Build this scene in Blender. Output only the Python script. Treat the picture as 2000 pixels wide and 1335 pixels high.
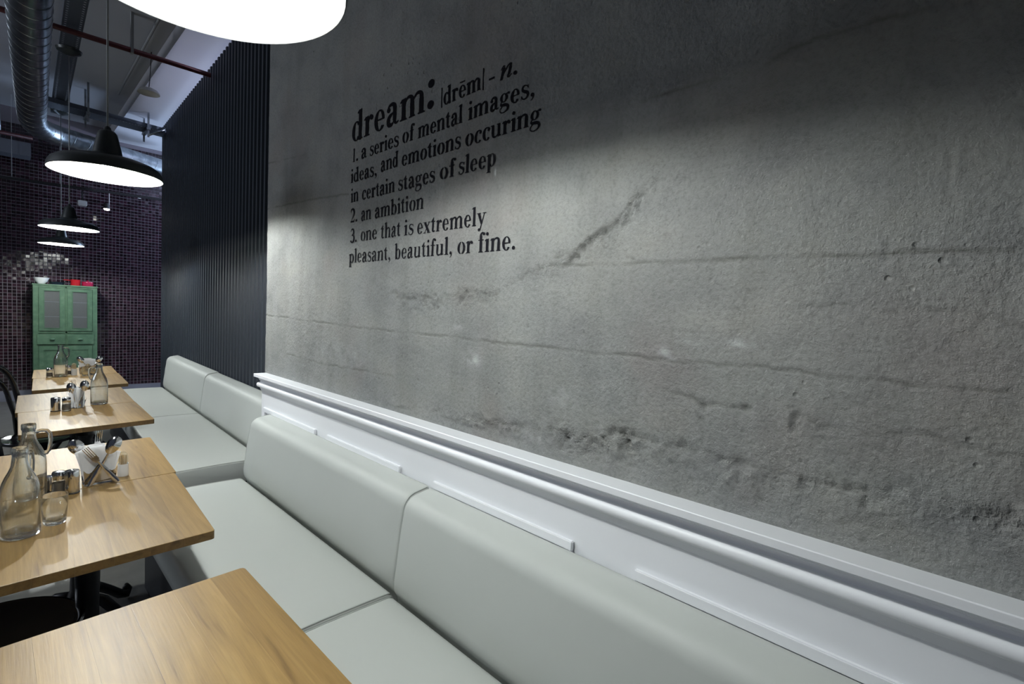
import bpy, bmesh, math, random
import numpy as np
from mathutils import Vector, Matrix

random.seed(7)
rng = np.random.default_rng(11)
PI = math.pi
scene = bpy.context.scene
for o in list(bpy.data.objects):
    bpy.data.objects.remove(o)
C = scene.collection

# ---------------------------------------------------------------- camera
H = 1.47
YAW, PIT, ROL, FPX = 0.79754315, -0.05304381, 0.0438677, 974.6
_cy, _sy = math.cos(YAW), math.sin(YAW)
_f = Vector((_sy*math.cos(PIT), _cy*math.cos(PIT), math.sin(PIT)))
_r = Vector((_cy, -_sy, 0.0)); _u = _r.cross(_f)
_R = _r*math.cos(ROL) + _u*math.sin(ROL)
_U = -_r*math.sin(ROL) + _u*math.cos(ROL)
cam = bpy.data.cameras.new('camera')
cam.sensor_fit = 'HORIZONTAL'; cam.sensor_width = 36.0; cam.lens = FPX/2000*36
cam.clip_start = 0.02
camo = bpy.data.objects.new('camera', cam); C.objects.link(camo)
M = Matrix((( _R.x, _U.x, -_f.x, 0), (_R.y, _U.y, -_f.y, 0), (_R.z, _U.z, -_f.z, H), (0, 0, 0, 1)))
camo.matrix_world = M
scene.camera = camo

# ---------------------------------------------------------------- world, colour management, big lights
W = bpy.data.worlds.new('world'); scene.world = W; W.use_nodes = True
W.node_tree.nodes['Background'].inputs[0].default_value = (0.62, 0.72, 1.0, 1)
W.node_tree.nodes['Background'].inputs[1].default_value = 0.045
vs = scene.view_settings
scene.display_settings.display_device = 'sRGB'
vs.view_transform = 'Standard'; vs.look = 'None'; vs.exposure = 0.0; vs.gamma = 1.0
vs.use_curve_mapping = False

def area(name, loc, target, sx, sy, power, col):
    l = bpy.data.lights.new(name, 'AREA'); l.shape = 'RECTANGLE'; l.size = sx; l.size_y = sy
    l.energy = power; l.color = col
    o = bpy.data.objects.new(name, l); C.objects.link(o); o.location = loc
    d = Vector(target) - Vector(loc)
    o.rotation_euler = d.to_track_quat('-Z', 'Y').to_euler()
    return o
# tube light on the far side of the slatted screen, shining over its top on the ceiling
area('cove_light', (3.3, 6.0, 3.42), (1.0, 6.0, 3.74), 0.35, 0.10, 80, (0.66, 0.72, 1.0))
# daylight of the opening behind the end of the slatted screen
area('daylight', (3.2, 8.9, 2.9), (0.5, 7.6, 3.3), 1.1, 1.3, 50, (0.55, 0.72, 1.0))
# unseen cool fill light added at the far left, lifts the upper wall
area('left_fill_light', (-3.8, 5.6, 2.7), (1.1, 2.9, 2.3), 2.0, 1.0, 80, (0.80, 0.88, 1.0))

# ---------------------------------------------------------------- helpers
def setp(o, label=None, cat=None, group=None, kind=None):
    if label: o['label'] = label
    if cat: o['category'] = cat
    if group: o['group'] = group
    if kind: o['kind'] = kind
    return o
def obj(name, me, mat=None, parent=None, smooth=None):
    if isinstance(me, bmesh.types.BMesh):
        m = bpy.data.meshes.new(name); me.to_mesh(m); me.free(); me = m
    if mat is not None and len(me.materials) == 0: me.materials.append(mat)
    o = bpy.data.objects.new(name, me); C.objects.link(o)
    if parent is not None: o.parent = parent
    if smooth:
        me.polygons.foreach_set('use_smooth', [True]*len(me.polygons))
        if smooth is not True:
            try: me.set_sharp_from_angle(angle=math.radians(smooth))
            except Exception: pass
    return o
def thing(name, label, cat, loc=(0,0,0), rz=0, group=None):
    o = bpy.data.objects.new(name, None); C.objects.link(o)
    o.empty_display_size = 0.05
    o.location = loc; o.rotation_euler = (0, 0, rz)
    return setp(o, label, cat, group)
def box(bm, x0, x1, y0, y1, z0, z1):
    v = [bm.verts.new(p) for p in ((x0,y0,z0),(x1,y0,z0),(x1,y1,z0),(x0,y1,z0),(x0,y0,z1),(x1,y0,z1),(x1,y1,z1),(x0,y1,z1))]
    for f in ((0,3,2,1),(4,5,6,7),(0,1,5,4),(1,2,6,5),(2,3,7,6),(3,0,4,7)): bm.faces.new([v[i] for i in f])
    return v
def boxes(*bs, bevel=0):
    bm = bmesh.new()
    for b in bs: box(bm, *b)
    if bevel: bmesh.ops.bevel(bm, geom=list(bm.edges), offset=bevel, segments=2, affect='EDGES')
    return bm
def lathe(prof, n=32, bm=None, cap=False):
    """prof: list of (r,z); r==0 closes"""
    bm = bm or bmesh.new(); rings = []
    for r, z in prof:
        if r <= 1e-6: rings.append([bm.verts.new((0,0,z))])
        else: rings.append([bm.verts.new((r*math.cos(2*PI*k/n), r*math.sin(2*PI*k/n), z)) for k in range(n)])
    for a, b in zip(rings, rings[1:]):
        for k in range(n):
            k2 = (k+1) % n
            if len(a) == 1 and len(b) == 1: continue
            if len(a) == 1: bm.faces.new((a[0], b[k2], b[k]))
            elif len(b) == 1: bm.faces.new((a[k], a[k2], b[0]))
            else: bm.faces.new((a[k], a[k2], b[k2], b[k]))
    bmesh.ops.recalc_face_normals(bm, faces=bm.faces)
    return bm
def tube(path, r, n=8, bm=None, closed=False, caps=True):
    bm = bm or bmesh.new(); P = [Vector(p) for p in path]; N = len(P); rings = []
    rr = r if isinstance(r, (list, tuple)) else [r]*N
    up = None
    for i in range(N):
        a = P[i-1] if (i > 0 or closed) else P[i]; b = P[(i+1) % N] if (i < N-1 or closed) else P[i]
        t = (b-a).normalized()
        if up is None:
            up = Vector((0,0,1)) if abs(t.z) < .9 else Vector((1,0,0))
        s = t.cross(up).normalized(); up = s.cross(t).normalized()
        rings.append([bm.verts.new(P[i] + (s*math.cos(2*PI*k/n) + up*math.sin(2*PI*k/n))*rr[i]) for k in range(n)])
    R = list(zip(rings, rings[1:])) + ([(rings[-1], rings[0])] if closed else [])
    for a, b in R:
        for k in range(n): bm.faces.new((a[k], a[(k+1)%n], b[(k+1)%n], b[k]))
    if caps and not closed:
        bm.faces.new(rings[0][::-1]); bm.faces.new(rings[-1])
    bmesh.ops.recalc_face_normals(bm, faces=bm.faces)
    return bm
def offset_poly(P, d):
    n = len(P); out = []
    A = sum(P[i][0]*P[(i+1)%n][1]-P[(i+1)%n][0]*P[i][1] for i in range(n))
    sg = 1 if A > 0 else -1
    for i in range(n):
        a, b, c = Vector(P[i-1]), Vector(P[i]), Vector(P[(i+1)%n])
        e1 = (b-a).normalized(); e2 = (c-b).normalized()
        n1 = Vector((-e1.y, e1.x))*sg; n2 = Vector((-e2.y, e2.x))*sg
        m = (n1+n2); m = m/max(m.length_squared*.5, .3)
        out.append((b.x+m.x*d, b.y+m.y*d))
    return out
def loft(prof, stations, fy=None):
    """prof (x,z) polygon; stations (y, inset)"""
    bm = bmesh.new(); rings = []
    for y, ins in stations:
        q = offset_poly(prof, ins) if ins > 1e-6 else prof
        rings.append([bm.verts.new(fy(x, y, z) if fy else (x, y, z)) for x, z in q])
    n = len(prof)
    for a, b in zip(rings, rings[1:]):
        for k in range(n): bm.faces.new((a[k], a[(k+1)%n], b[(k+1)%n], b[k]))
    bm.faces.new(rings[0]); bm.faces.new(rings[-1][::-1])
    bmesh.ops.recalc_face_normals(bm, faces=bm.faces)
    return bm
def arcpts(cx, cz, r, a0, a1, n):
    return [(cx+r*math.cos(math.radians(a0+(a1-a0)*k/n)), cz+r*math.sin(math.radians(a0+(a1-a0)*k/n))) for k in range(n+1)]
def copy_tree(o, parent=None):
    c = o.copy(); C.objects.link(c); c.parent = parent
    if parent is not None: c.matrix_parent_inverse = o.matrix_parent_inverse.copy()
    for ch in list(o.children): copy_tree(ch, c)
    return c

# ---------------------------------------------------------------- materials
def mat(name, col, rough=.5, metal=0, spec=.5, **kw):
    m = bpy.data.materials.new(name); m.use_nodes = True
    b = m.node_tree.nodes['Principled BSDF']
    b.inputs['Base Color'].default_value = (*col, 1); b.inputs['Roughness'].default_value = rough
    b.inputs['Metallic'].default_value = metal; b.inputs['Specular IOR Level'].default_value = spec
    for k, v in kw.items(): b.inputs[k].default_value = v
    return m
def nd(m, t, **kw):
    n = m.node_tree.nodes.new(t)
    for k, v in kw.items(): setattr(n, k, v)
    return n
def lk(m, a, b): m.node_tree.links.new(a, b)
def bsdf(m): return m.node_tree.nodes['Principled BSDF']
def noise_bump(m, scale, strength, dist=.002, detail=4, mapscale=None):
    tc = nd(m, 'ShaderNodeTexCoord'); mp = nd(m, 'ShaderNodeMapping')
    lk(m, tc.outputs['Object'], mp.inputs[0])
    if mapscale: mp.inputs['Scale'].default_value = mapscale
    nz = nd(m, 'ShaderNodeTexNoise'); nz.inputs['Scale'].default_value = scale; nz.inputs['Detail'].default_value = detail
    lk(m, mp.outputs[0], nz.inputs['Vector'])
    b = nd(m, 'ShaderNodeBump'); b.inputs['Strength'].default_value = strength; b.inputs['Distance'].default_value = dist
    lk(m, nz.outputs['Fac'], b.inputs['Height']); lk(m, b.outputs[0], bsdf(m).inputs['Normal'])
    return tc, mp, nz, b
def ramp(m, src, stops):
    r = nd(m, 'ShaderNodeValToRGB'); e = r.color_ramp.elements
    while len(e) < len(stops): e.new(.5)
    for i, (p, c) in enumerate(stops): e[i].position = p; e[i].color = (*c, 1)
    lk(m, src, r.inputs[0]); return r
def mixc(m, fac, a, b, mode='MIX'):
    n = nd(m, 'ShaderNodeMix', data_type='RGBA', blend_type=mode)
    for s, v in ((n.inputs[0], fac), (n.inputs[6], a), (n.inputs[7], b)):
        if hasattr(v, 'is_output'): lk(m, v, s)
        elif isinstance(v, (int, float)): s.default_value = v
        else: s.default_value = (*v, 1)
    return n.outputs[2]

# concrete
M_conc = mat('board_marked_concrete', (.3,.3,.29), .85, spec=.25)
def _conc():
    m = M_conc; tc = nd(m, 'ShaderNodeTexCoord')
    def nz(scale, det, ms, rough=.55):
        mp = nd(m, 'ShaderNodeMapping'); mp.inputs['Scale'].default_value = ms; lk(m, tc.outputs['Object'], mp.inputs[0])
        n = nd(m, 'ShaderNodeTexNoise'); n.inputs['Scale'].default_value = scale; n.inputs['Detail'].default_value = det
        n.inputs['Roughness'].default_value = rough; lk(m, mp.outputs[0], n.inputs['Vector']); return n
    big = nz(1.1, 5, (1,.7,1.6)); mid = nz(5, 6, (1,.8,1.3)); fine = nz(90, 5, (1,1,1), .7); run = nz(3, 4, (1,3.2,.5))
    r1 = ramp(m, big.outputs['Fac'], [(.3,(.225,.233,.230)),(.5,(.268,.272,.262)),(.7,(.31,.309,.295))])
    r2 = ramp(m, mid.outputs['Fac'], [(.3,(.80,.80,.82)),(.5,(1,1,1)),(.72,(1.1,1.08,1.04))])
    c = mixc(m, .8, r1.outputs[0], r2.outputs[0], 'MULTIPLY')
    r3 = ramp(m, fine.outputs['Fac'], [(.32,(.72,.72,.72)),(.5,(1,1,1)),(.7,(1.12,1.12,1.12))])
    c = mixc(m, .7, c, r3.outputs[0], 'MULTIPLY')
    r4 = ramp(m, run.outputs['Fac'], [(.35,(.86,.86,.85)),(.55,(1,1,1))])
    c = mixc(m, .8, c, r4.outputs[0], 'MULTIPLY')
    # reddish iron staining and pale lime blooms
    st = nz(1.9, 3, (1,1,1)); r5 = ramp(m, st.outputs['Fac'], [(.56,(0,0,0)),(.68,(1,1,1))])
    f5 = nd(m, 'ShaderNodeMath', operation='MULTIPLY'); lk(m, r5.outputs[0], f5.inputs[0]); f5.inputs[1].default_value = .3
    c = mixc(m, f5.outputs[0], c, (.22,.185,.175))
    at = nd(m, 'ShaderNodeAttribute', attribute_name='lime'); 
    f6 = nd(m, 'ShaderNodeMath', operation='MULTIPLY'); lk(m, at.outputs['Fac'], f6.inputs[0]); lk(m, mid.outputs['Fac'], f6.inputs[1])
    c = mixc(m, f6.outputs[0], c, (.48,.49,.49))
    at2 = nd(m, 'ShaderNodeAttribute', attribute_name='crack')
    f7 = nd(m, 'ShaderNodeMath', operation='MULTIPLY'); lk(m, at2.outputs['Fac'], f7.inputs[0]); f7.inputs[1].default_value = .65
    c = mixc(m, f7.outputs[0], c, (.10,.095,.085))
    lk(m, c, bsdf(m).inputs['Base Color'])
    vo = nd(m, 'ShaderNodeTexVoronoi'); vo.inputs['Scale'].default_value = 26; lk(m, tc.outputs['Object'], vo.inputs['Vector'])
    rp = ramp(m, vo.outputs['Distance'], [(.06,(0,0,0)),(.16,(1,1,1))])
    b1 = nd(m, 'ShaderNodeBump'); b1.inputs['Strength'].default_value = .8; b1.inputs['Distance'].default_value = .005
    lk(m, fine.outputs['Fac'], b1.inputs['Height'])
    ra = nd(m, 'ShaderNodeAttribute', attribute_name='rough'); rn = nz(45, 5, (1,1,1), .62)
    b3 = nd(m, 'ShaderNodeBump'); b3.inputs['Distance'].default_value = .010; lk(m, ra.outputs['Fac'], b3.inputs['Strength']); lk(m, rn.outputs['Fac'], b3.inputs['Height'])
    lk(m, b3.outputs[0], b1.inputs['Normal'])
    sel = nz(2.3, 2, (1,1,1)); rs = ramp(m, sel.outputs['Fac'], [(.5,(0,0,0)),(.62,(1,1,1))])
    b2 = nd(m, 'ShaderNodeBump'); b2.inputs['Distance'].default_value = .004; lk(m, rs.outputs[0], b2.inputs['Strength'])
    lk(m, rp.outputs[0], b2.inputs['Height']); lk(m, b1.outputs[0], b2.inputs['Normal'])
    lk(m, b2.outputs[0], bsdf(m).inputs['Normal'])
_conc()

M_white = mat('white_gloss_paint', (.87,.88,.905), .42)
noise_bump(M_white, 30, .08, .001)
M_leather = mat('pale_grey_leatherette', (.50,.52,.49), .50, spec=.35)
_t = noise_bump(M_leather, 380, .22, .0006, 3)
_n2 = nd(M_leather, 'ShaderNodeTexNoise'); _n2.inputs['Scale'].default_value = 3.5; _n2.inputs['Detail'].default_value = 3
lk(M_leather, _t[0].outputs['Object'], _n2.inputs['Vector'])
_b2 = nd(M_leather, 'ShaderNodeBump'); _b2.inputs['Strength'].default_value = .35; _b2.inputs['Distance'].default_value = .012
lk(M_leather, _n2.outputs['Fac'], _b2.inputs['Height']); lk(M_leather, _t[3].outputs[0], _b2.inputs['Normal'])
lk(M_leather, _b2.outputs[0], bsdf(M_leather).inputs['Normal'])
M_piping = mat('grey_piping', (.40,.415,.39), .5)
M_plinth = mat('dark_plinth', (.03,.032,.036), .5)

def wood(name, tint=(1,1,1), rough=.40):
    m = mat(name, (.5,.34,.17), rough, spec=.45)
    tc = nd(m, 'ShaderNodeTexCoord'); oi = nd(m, 'ShaderNodeObjectInfo')
    off = nd(m, 'ShaderNodeVectorMath', operation='MULTIPLY_ADD')
    lk(m, oi.outputs['Random'], off.inputs[0]); off.inputs[1].default_value = (17, 31, 5); lk(m, tc.outputs['Object'], off.inputs[2])
    mp = nd(m, 'ShaderNodeMapping'); mp.inputs['Scale'].default_value = (16, .8, 16); lk(m, off.outputs[0], mp.inputs[0])
    n = nd(m, 'ShaderNodeTexNoise'); n.inputs['Scale'].default_value = 1.6; n.inputs['Detail'].default_value = 6; n.inputs['Distortion'].default_value = 1.6
    lk(m, mp.outputs[0], n.inputs['Vector'])
    r = ramp(m, n.outputs['Fac'], [(.30,tuple(a*b for a,b in zip((.165,.090,.027),tint))),(.40,tuple(a*b for a,b in zip((.250,.150,.046),tint))),(.6,tuple(a*b for a,b in zip((.320,.198,.066),tint))),(.78,tuple(a*b for a,b in zip((.365,.236,.085),tint)))])
    mp2 = nd(m, 'ShaderNodeMapping'); mp2.inputs['Scale'].default_value = (120, 5, 120); lk(m, off.outputs[0], mp2.inputs[0])
    n2 = nd(m, 'ShaderNodeTexNoise'); n2.inputs['Scale'].default_value = 2; n2.inputs['Detail'].default_value = 3; lk(m, mp2.outputs[0], n2.inputs['Vector'])
    r2 = ramp(m, n2.outputs['Fac'], [(.3,(.86,.85,.83)),(.6,(1.04,1.04,1.04))])
    c = mixc(m, .8, r.outputs[0], r2.outputs[0], 'MULTIPLY')
    r3 = ramp(m, oi.outputs['Random'], [(0,(.84,.82,.80)),(.5,(1,1,1)),(1,(1.1,1.1,1.12))])
    c = mixc(m, 1, c, r3.outputs[0], 'MULTIPLY')
    lk(m, c, bsdf(m).inputs['Base Color'])
    b = nd(m, 'ShaderNodeBump'); b.inputs['Strength'].default_value = .12; b.inputs['Distance'].default_value = .0015
    lk(m, n2.outputs['Fac'], b.inputs['Height']); lk(m, b.outputs[0], bsdf(m).inputs['Normal'])
    return m
M_wood = wood('oiled_hardwood')
M_wood_edge = wood('darker_waxed_edge', (.42,.40,.38), .5)  # same wood in a darker tint, for the side faces of the staves
M_iron = mat('black_cast_iron', (.012,.012,.014), .38)
noise_bump(M_iron, 120, .2, .001)
M_black = mat('glossy_black_lacquer', (.008,.008,.010), .12, spec=.6)
M_slat = mat('blue_black_slat_paint', (.016,.023,.034), .5)
noise_bump(M_slat, 60, .1, .001)
M_backing = mat('black_backing', (.016,.021,.030), .8)
M_chrome = mat('chrome', (.75,.75,.76), .09, 1)
M_steel = mat('galvanised_steel', (.50,.54,.58), .30, 1)
_tt = noise_bump(M_steel, 14, .03, .001)
_r = ramp(M_steel, _tt[2].outputs['Fac'], [(.35,(.26,.29,.31)),(.65,(.44,.47,.50))]); lk(M_steel, _r.outputs[0], bsdf(M_steel).inputs['Base Color'])
M_tray = mat('dull_galvanised_tray', (.10,.115,.14), .5, .7)
M_dark = mat('dark_recess', (.01,.01,.012), .7)
M_glass = mat('clear_glass', (.97,.99,.985), .0, **{'Transmission Weight': 1.0, 'IOR': 1.45})
def _clear(m, fac):
    out = m.node_tree.nodes['Material Output']; tr = nd(m, 'ShaderNodeBsdfTransparent'); tr.inputs[0].default_value = (.97,.985,.98,1)
    mx = nd(m, 'ShaderNodeMixShader'); mx.inputs[0].default_value = fac
    lk(m, bsdf(m).outputs[0], mx.inputs[1]); lk(m, tr.outputs[0], mx.inputs[2]); lk(m, mx.outputs[0], out.inputs[0])
_clear(M_glass, .12)
M_thin = mat('thin_clear_plastic', (.98,.98,.98), .03, **{'Transmission Weight': 1.0, 'IOR': 1.12}); _clear(M_thin, .8)
M_shade = mat('black_enamel_shade', (.030,.036,.036), .32)
M_shade_in = mat('white_enamel_lining', (.92,.92,.90), .4)
def bulbmat(n, k):
    m = mat(n, (1,1,1), .5); bsdf(m).inputs['Emission Color'].default_value = (.955,1,.985,1); bsdf(m).inputs['Emission Strength'].default_value = k
    return m
BULB = 760.0
M_bulb1 = bulbmat('glowing_bulb', BULB*1.50); M_bulb2 = bulbmat('glowing_bulb_bright', BULB*2.6)
M_cord = mat('grey_cord', (.30,.31,.32), .6)
M_red = mat('dark_red_pipe_paint', (.10,.022,.024), .5)
M_ceil = mat('grey_ceiling_plaster', (.38,.39,.42), .9); noise_bump(M_ceil, 9, .2, .01)
M_soffit = mat('pale_soffit_paint', (.62,.62,.66), .8); noise_bump(M_soffit, 20, .1, .004)
M_floor = mat('dark_polished_concrete', (.10,.10,.095), .35)
_q = noise_bump(M_floor, 7, .1, .004); _r = ramp(M_floor, _q[2].outputs['Fac'], [(.3,(.085,.085,.08)),(.7,(.13,.13,.122))]); lk(M_floor, _r.outputs[0], bsdf(M_floor).inputs['Base Color'])
M_plaster = mat('dark_grey_plaster', (.12,.125,.13), .85)
M_grout = mat('pale_mauve_grout', (.17,.155,.18), .85)
M_tile = mat('plum_glass_tile', (.03,.012,.018), .10, spec=.6)
def _tile():
    m = M_tile; at = nd(m, 'ShaderNodeAttribute', attribute_name='tone')
    r = ramp(m, at.outputs['Fac'], [(0,(.010,.005,.007)),(.5,(.020,.008,.013)),(1,(.038,.015,.024))])
    lk(m, r.outputs[0], bsdf(m).inputs['Base Color'])
_tile()
M_green = mat('worn_green_paint', (.075,.17,.095), .5)
_q = noise_bump(M_green, 16, .25, .002, 6); _r = ramp(M_green, _q[2].outputs['Fac'], [(.3,(.045,.105,.060)),(.55,(.066,.142,.082)),(.8,(.11,.19,.125))]); lk(M_green, _r.outputs[0], bsdf(M_green).inputs['Base Color'])
M_green2 = mat('darker_green_moulding', (.045,.11,.062), .5)
M_mesh = mat('grey_wire_gauze', (.10,.105,.11), .6, .3)
def _gauze():
    m = M_mesh; tc = nd(m, 'ShaderNodeTexCoord'); ck = nd(m, 'ShaderNodeTexChecker'); ck.inputs['Scale'].default_value = 180
    ck.inputs['Color1'].default_value = (.13,.14,.14,1); ck.inputs['Color2'].default_value = (.035,.04,.04,1)
    lk(m, tc.outputs['Object'], ck.inputs['Vector']); lk(m, ck.outputs['Color'], bsdf(m).inputs['Base Color'])
_gauze()
M_base = mat('blue_grey_skirting', (.16,.17,.22), .6)
M_china = mat('white_china', (.82,.83,.84), .25)
M_pot_red = mat('red_enamel', (.42,.012,.02), .18)
M_pot_pink = mat('crimson_enamel', (.30,.012,.05), .2)
M_pan = mat('dark_blue_enamel', (.012,.018,.035), .25)
M_napkin = mat('white_paper_napkin', (.88,.88,.88), .9); noise_bump(M_napkin, 50, .3, .002)
def _nap(m):
    out = m.node_tree.nodes['Material Output']; tr = nd(m, 'ShaderNodeBsdfTranslucent'); tr.inputs[0].default_value = (.95,.95,.95,1)
    mx = nd(m, 'ShaderNodeMixShader'); mx.inputs[0].default_value = .5
    lk(m, bsdf(m).outputs[0], mx.inputs[1]); lk(m, tr.outputs[0], mx.inputs[2]); lk(m, mx.outputs[0], out.inputs[0])
_nap(M_napkin)
M_pick = mat('pale_wood_pick', (.62,.45,.27), .7)
M_salt = mat('pepper_grey', (.16,.14,.12), .8)
M_ink = mat('black_wall_paint', (.008,.008,.011), .9, spec=.08)
M_plastic = mat('white_plastic', (.75,.76,.78), .5)
M_greyboard = mat('grey_metal_casing', (.17,.19,.24), .6)
M_spotface = mat('spot_lens_lit', (1,1,1), .3); bsdf(M_spotface).inputs['Emission Color'].default_value = (1,.97,.9,1); bsdf(M_spotface).inputs['Emission Strength'].default_value = 14
M_milk = mat('milky_white_shade', (.62,.62,.60), .5)

# ---------------------------------------------------------------- room shell
WX = 1.143                       # face of the concrete wall
def slx(y): return 1.36 + .028*(y-3.24)     # face of the slatted screen
bm = bmesh.new(); box(bm, -4.2, 3.6, -2.6, 9.75, -.12, 0); setp(obj('floor', bm, M_floor), kind='structure')
bm = bmesh.new(); box(bm, -4.2, 1.12, -2.6, 9.75, 3.95, 4.1); box(bm, 1.12, 3.6, -2.6, 9.75, 3.80, 4.1)
cl = setp(obj('ceiling', bm, M_ceil), kind='structure')
cl.data.materials.append(M_soffit)
for p in cl.data.polygons[6:]: p.material_index = 1
bm = bmesh.new(); box(bm, -4.3, -4.2, -2.6, 9.75, 0, 4.0); setp(obj('wall_left', bm, M_plaster), kind='structure')
bm = bmesh.new(); box(bm, 3.6, 3.7, 3.2, 9.75, 0, 3.8); setp(obj('wall_far_right', bm, M_plaster), kind='structure')

# ---- tiled back wall
BY = 9.6
wb = setp(obj('wall_back', boxes((-4.2, 3.6, BY, BY+.15, 0, 3.95)), M_grout), kind='structure')
PIT_T = .0444; gap = .0048
def tiles():
    V, F, T = [], [], []
    x0 = -1.5; nx = int((3.3-x0)/PIT_T); nz = int((3.78-.14)/PIT_T)
    for i in range(nx):
        for j in range(nz):
            cx = x0+(i+.5)*PIT_T; cz = .145+(j+.5)*PIT_T; h = (PIT_T-gap)/2
            tx, tz = rng.normal(0, .016, 2); d = .0035+rng.uniform(-.0006,.0006)
            b = len(V); c = .0016
            for (sx, sz) in ((-1,-1),(1,-1),(1,1),(-1,1)):
                V.append((cx+sx*h, BY-.0002, cz+sz*h))
            for (sx, sz) in ((-1,-1),(1,-1),(1,1),(-1,1)):
                V.append((cx+sx*(h-c), BY-d - tx*sx*h - tz*sz*h, cz+sz*(h-c)))
            F += [(b+4,b+5,b+6,b+7),(b,b+1,b+5,b+4),(b+1,b+2,b+6,b+5),(b+2,b+3,b+7,b+6),(b+3,b,b+4,b+7)]
            t = rng.uniform(0, 1)**1.3; T += [t]*8
    me = bpy.data.meshes.new('glass_mosaic'); me.from_pydata(V, [], F)
    a = me.attributes.new('tone', 'FLOAT', 'POINT'); a.data.foreach_set('value', T)
    return me
o = obj('mosaic_tile', tiles(), M_tile, wb); o['kind'] = 'stuff'; o['label'] = 'small square plum glass tiles with pale joints'
setp(obj('baseboard_back', boxes((-4.2, 3.6, BY-.018, BY, 0, .14)), M_base), kind='structure')

# ---- window opening behind the end of the screen
wn = setp(obj('window_1', boxes((3.52,3.6,8.3,8.36,1.6,3.4),(3.52,3.6,9.34,9.4,1.6,3.4),(3.52,3.6,8.3,9.4,1.54,1.6),(3.52,3.6,8.3,9.4,3.4,3.46)), M_plastic), kind='structure')
M_pane = mat('daylit_frosted_glass', (.7,.8,1), .5); bsdf(M_pane).inputs['Emission Color'].default_value = (.55,.72,1,1); bsdf(M_pane).inputs['Emission Strength'].default_value = 5
obj('pane', boxes((3.56,3.57,8.36,9.34,1.6,3.4)), M_pane, wn)

# ---- concrete wall with real relief
def vnoise(y, z, sc, seed, oct=3):
    r = np.random.default_rng(seed); out = np.zeros_like(y); amp = 1.0; tot = 0
    for o in range(oct):
        n = 256; g = r.uniform(-1, 1, (n, n)); u = y/sc+13.7*o+40; v = z/sc+7.1*o+40
        i = np.floor(u).astype(int); j = np.floor(v).astype(int); fu = u-i; fv = v-j
        fu = fu*fu*(3-2*fu); fv = fv*fv*(3-2*fv); i %= n; j %= n; i1 = (i+1) % n; j1 = (j+1) % n
        out += amp*((g[i,j]*(1-fu)+g[i1,j]*fu)*(1-fv)+(g[i,j1]*(1-fu)+g[i1,j1]*fu)*fv)
        tot += amp; amp *= .55; sc *= .5
    return out/tot
def polydist(Y, Z, P):
    """signed vertical and absolute distance to a polyline given as (y,z) with falling y"""
    P = sorted(P); py = np.array([p[0] for p in P]); pz = np.array([p[1] for p in P])
    zc = np.interp(Y, py, pz); ins = (Y >= py[0]) & (Y <= py[-1])
    return Z-zc, ins
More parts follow.
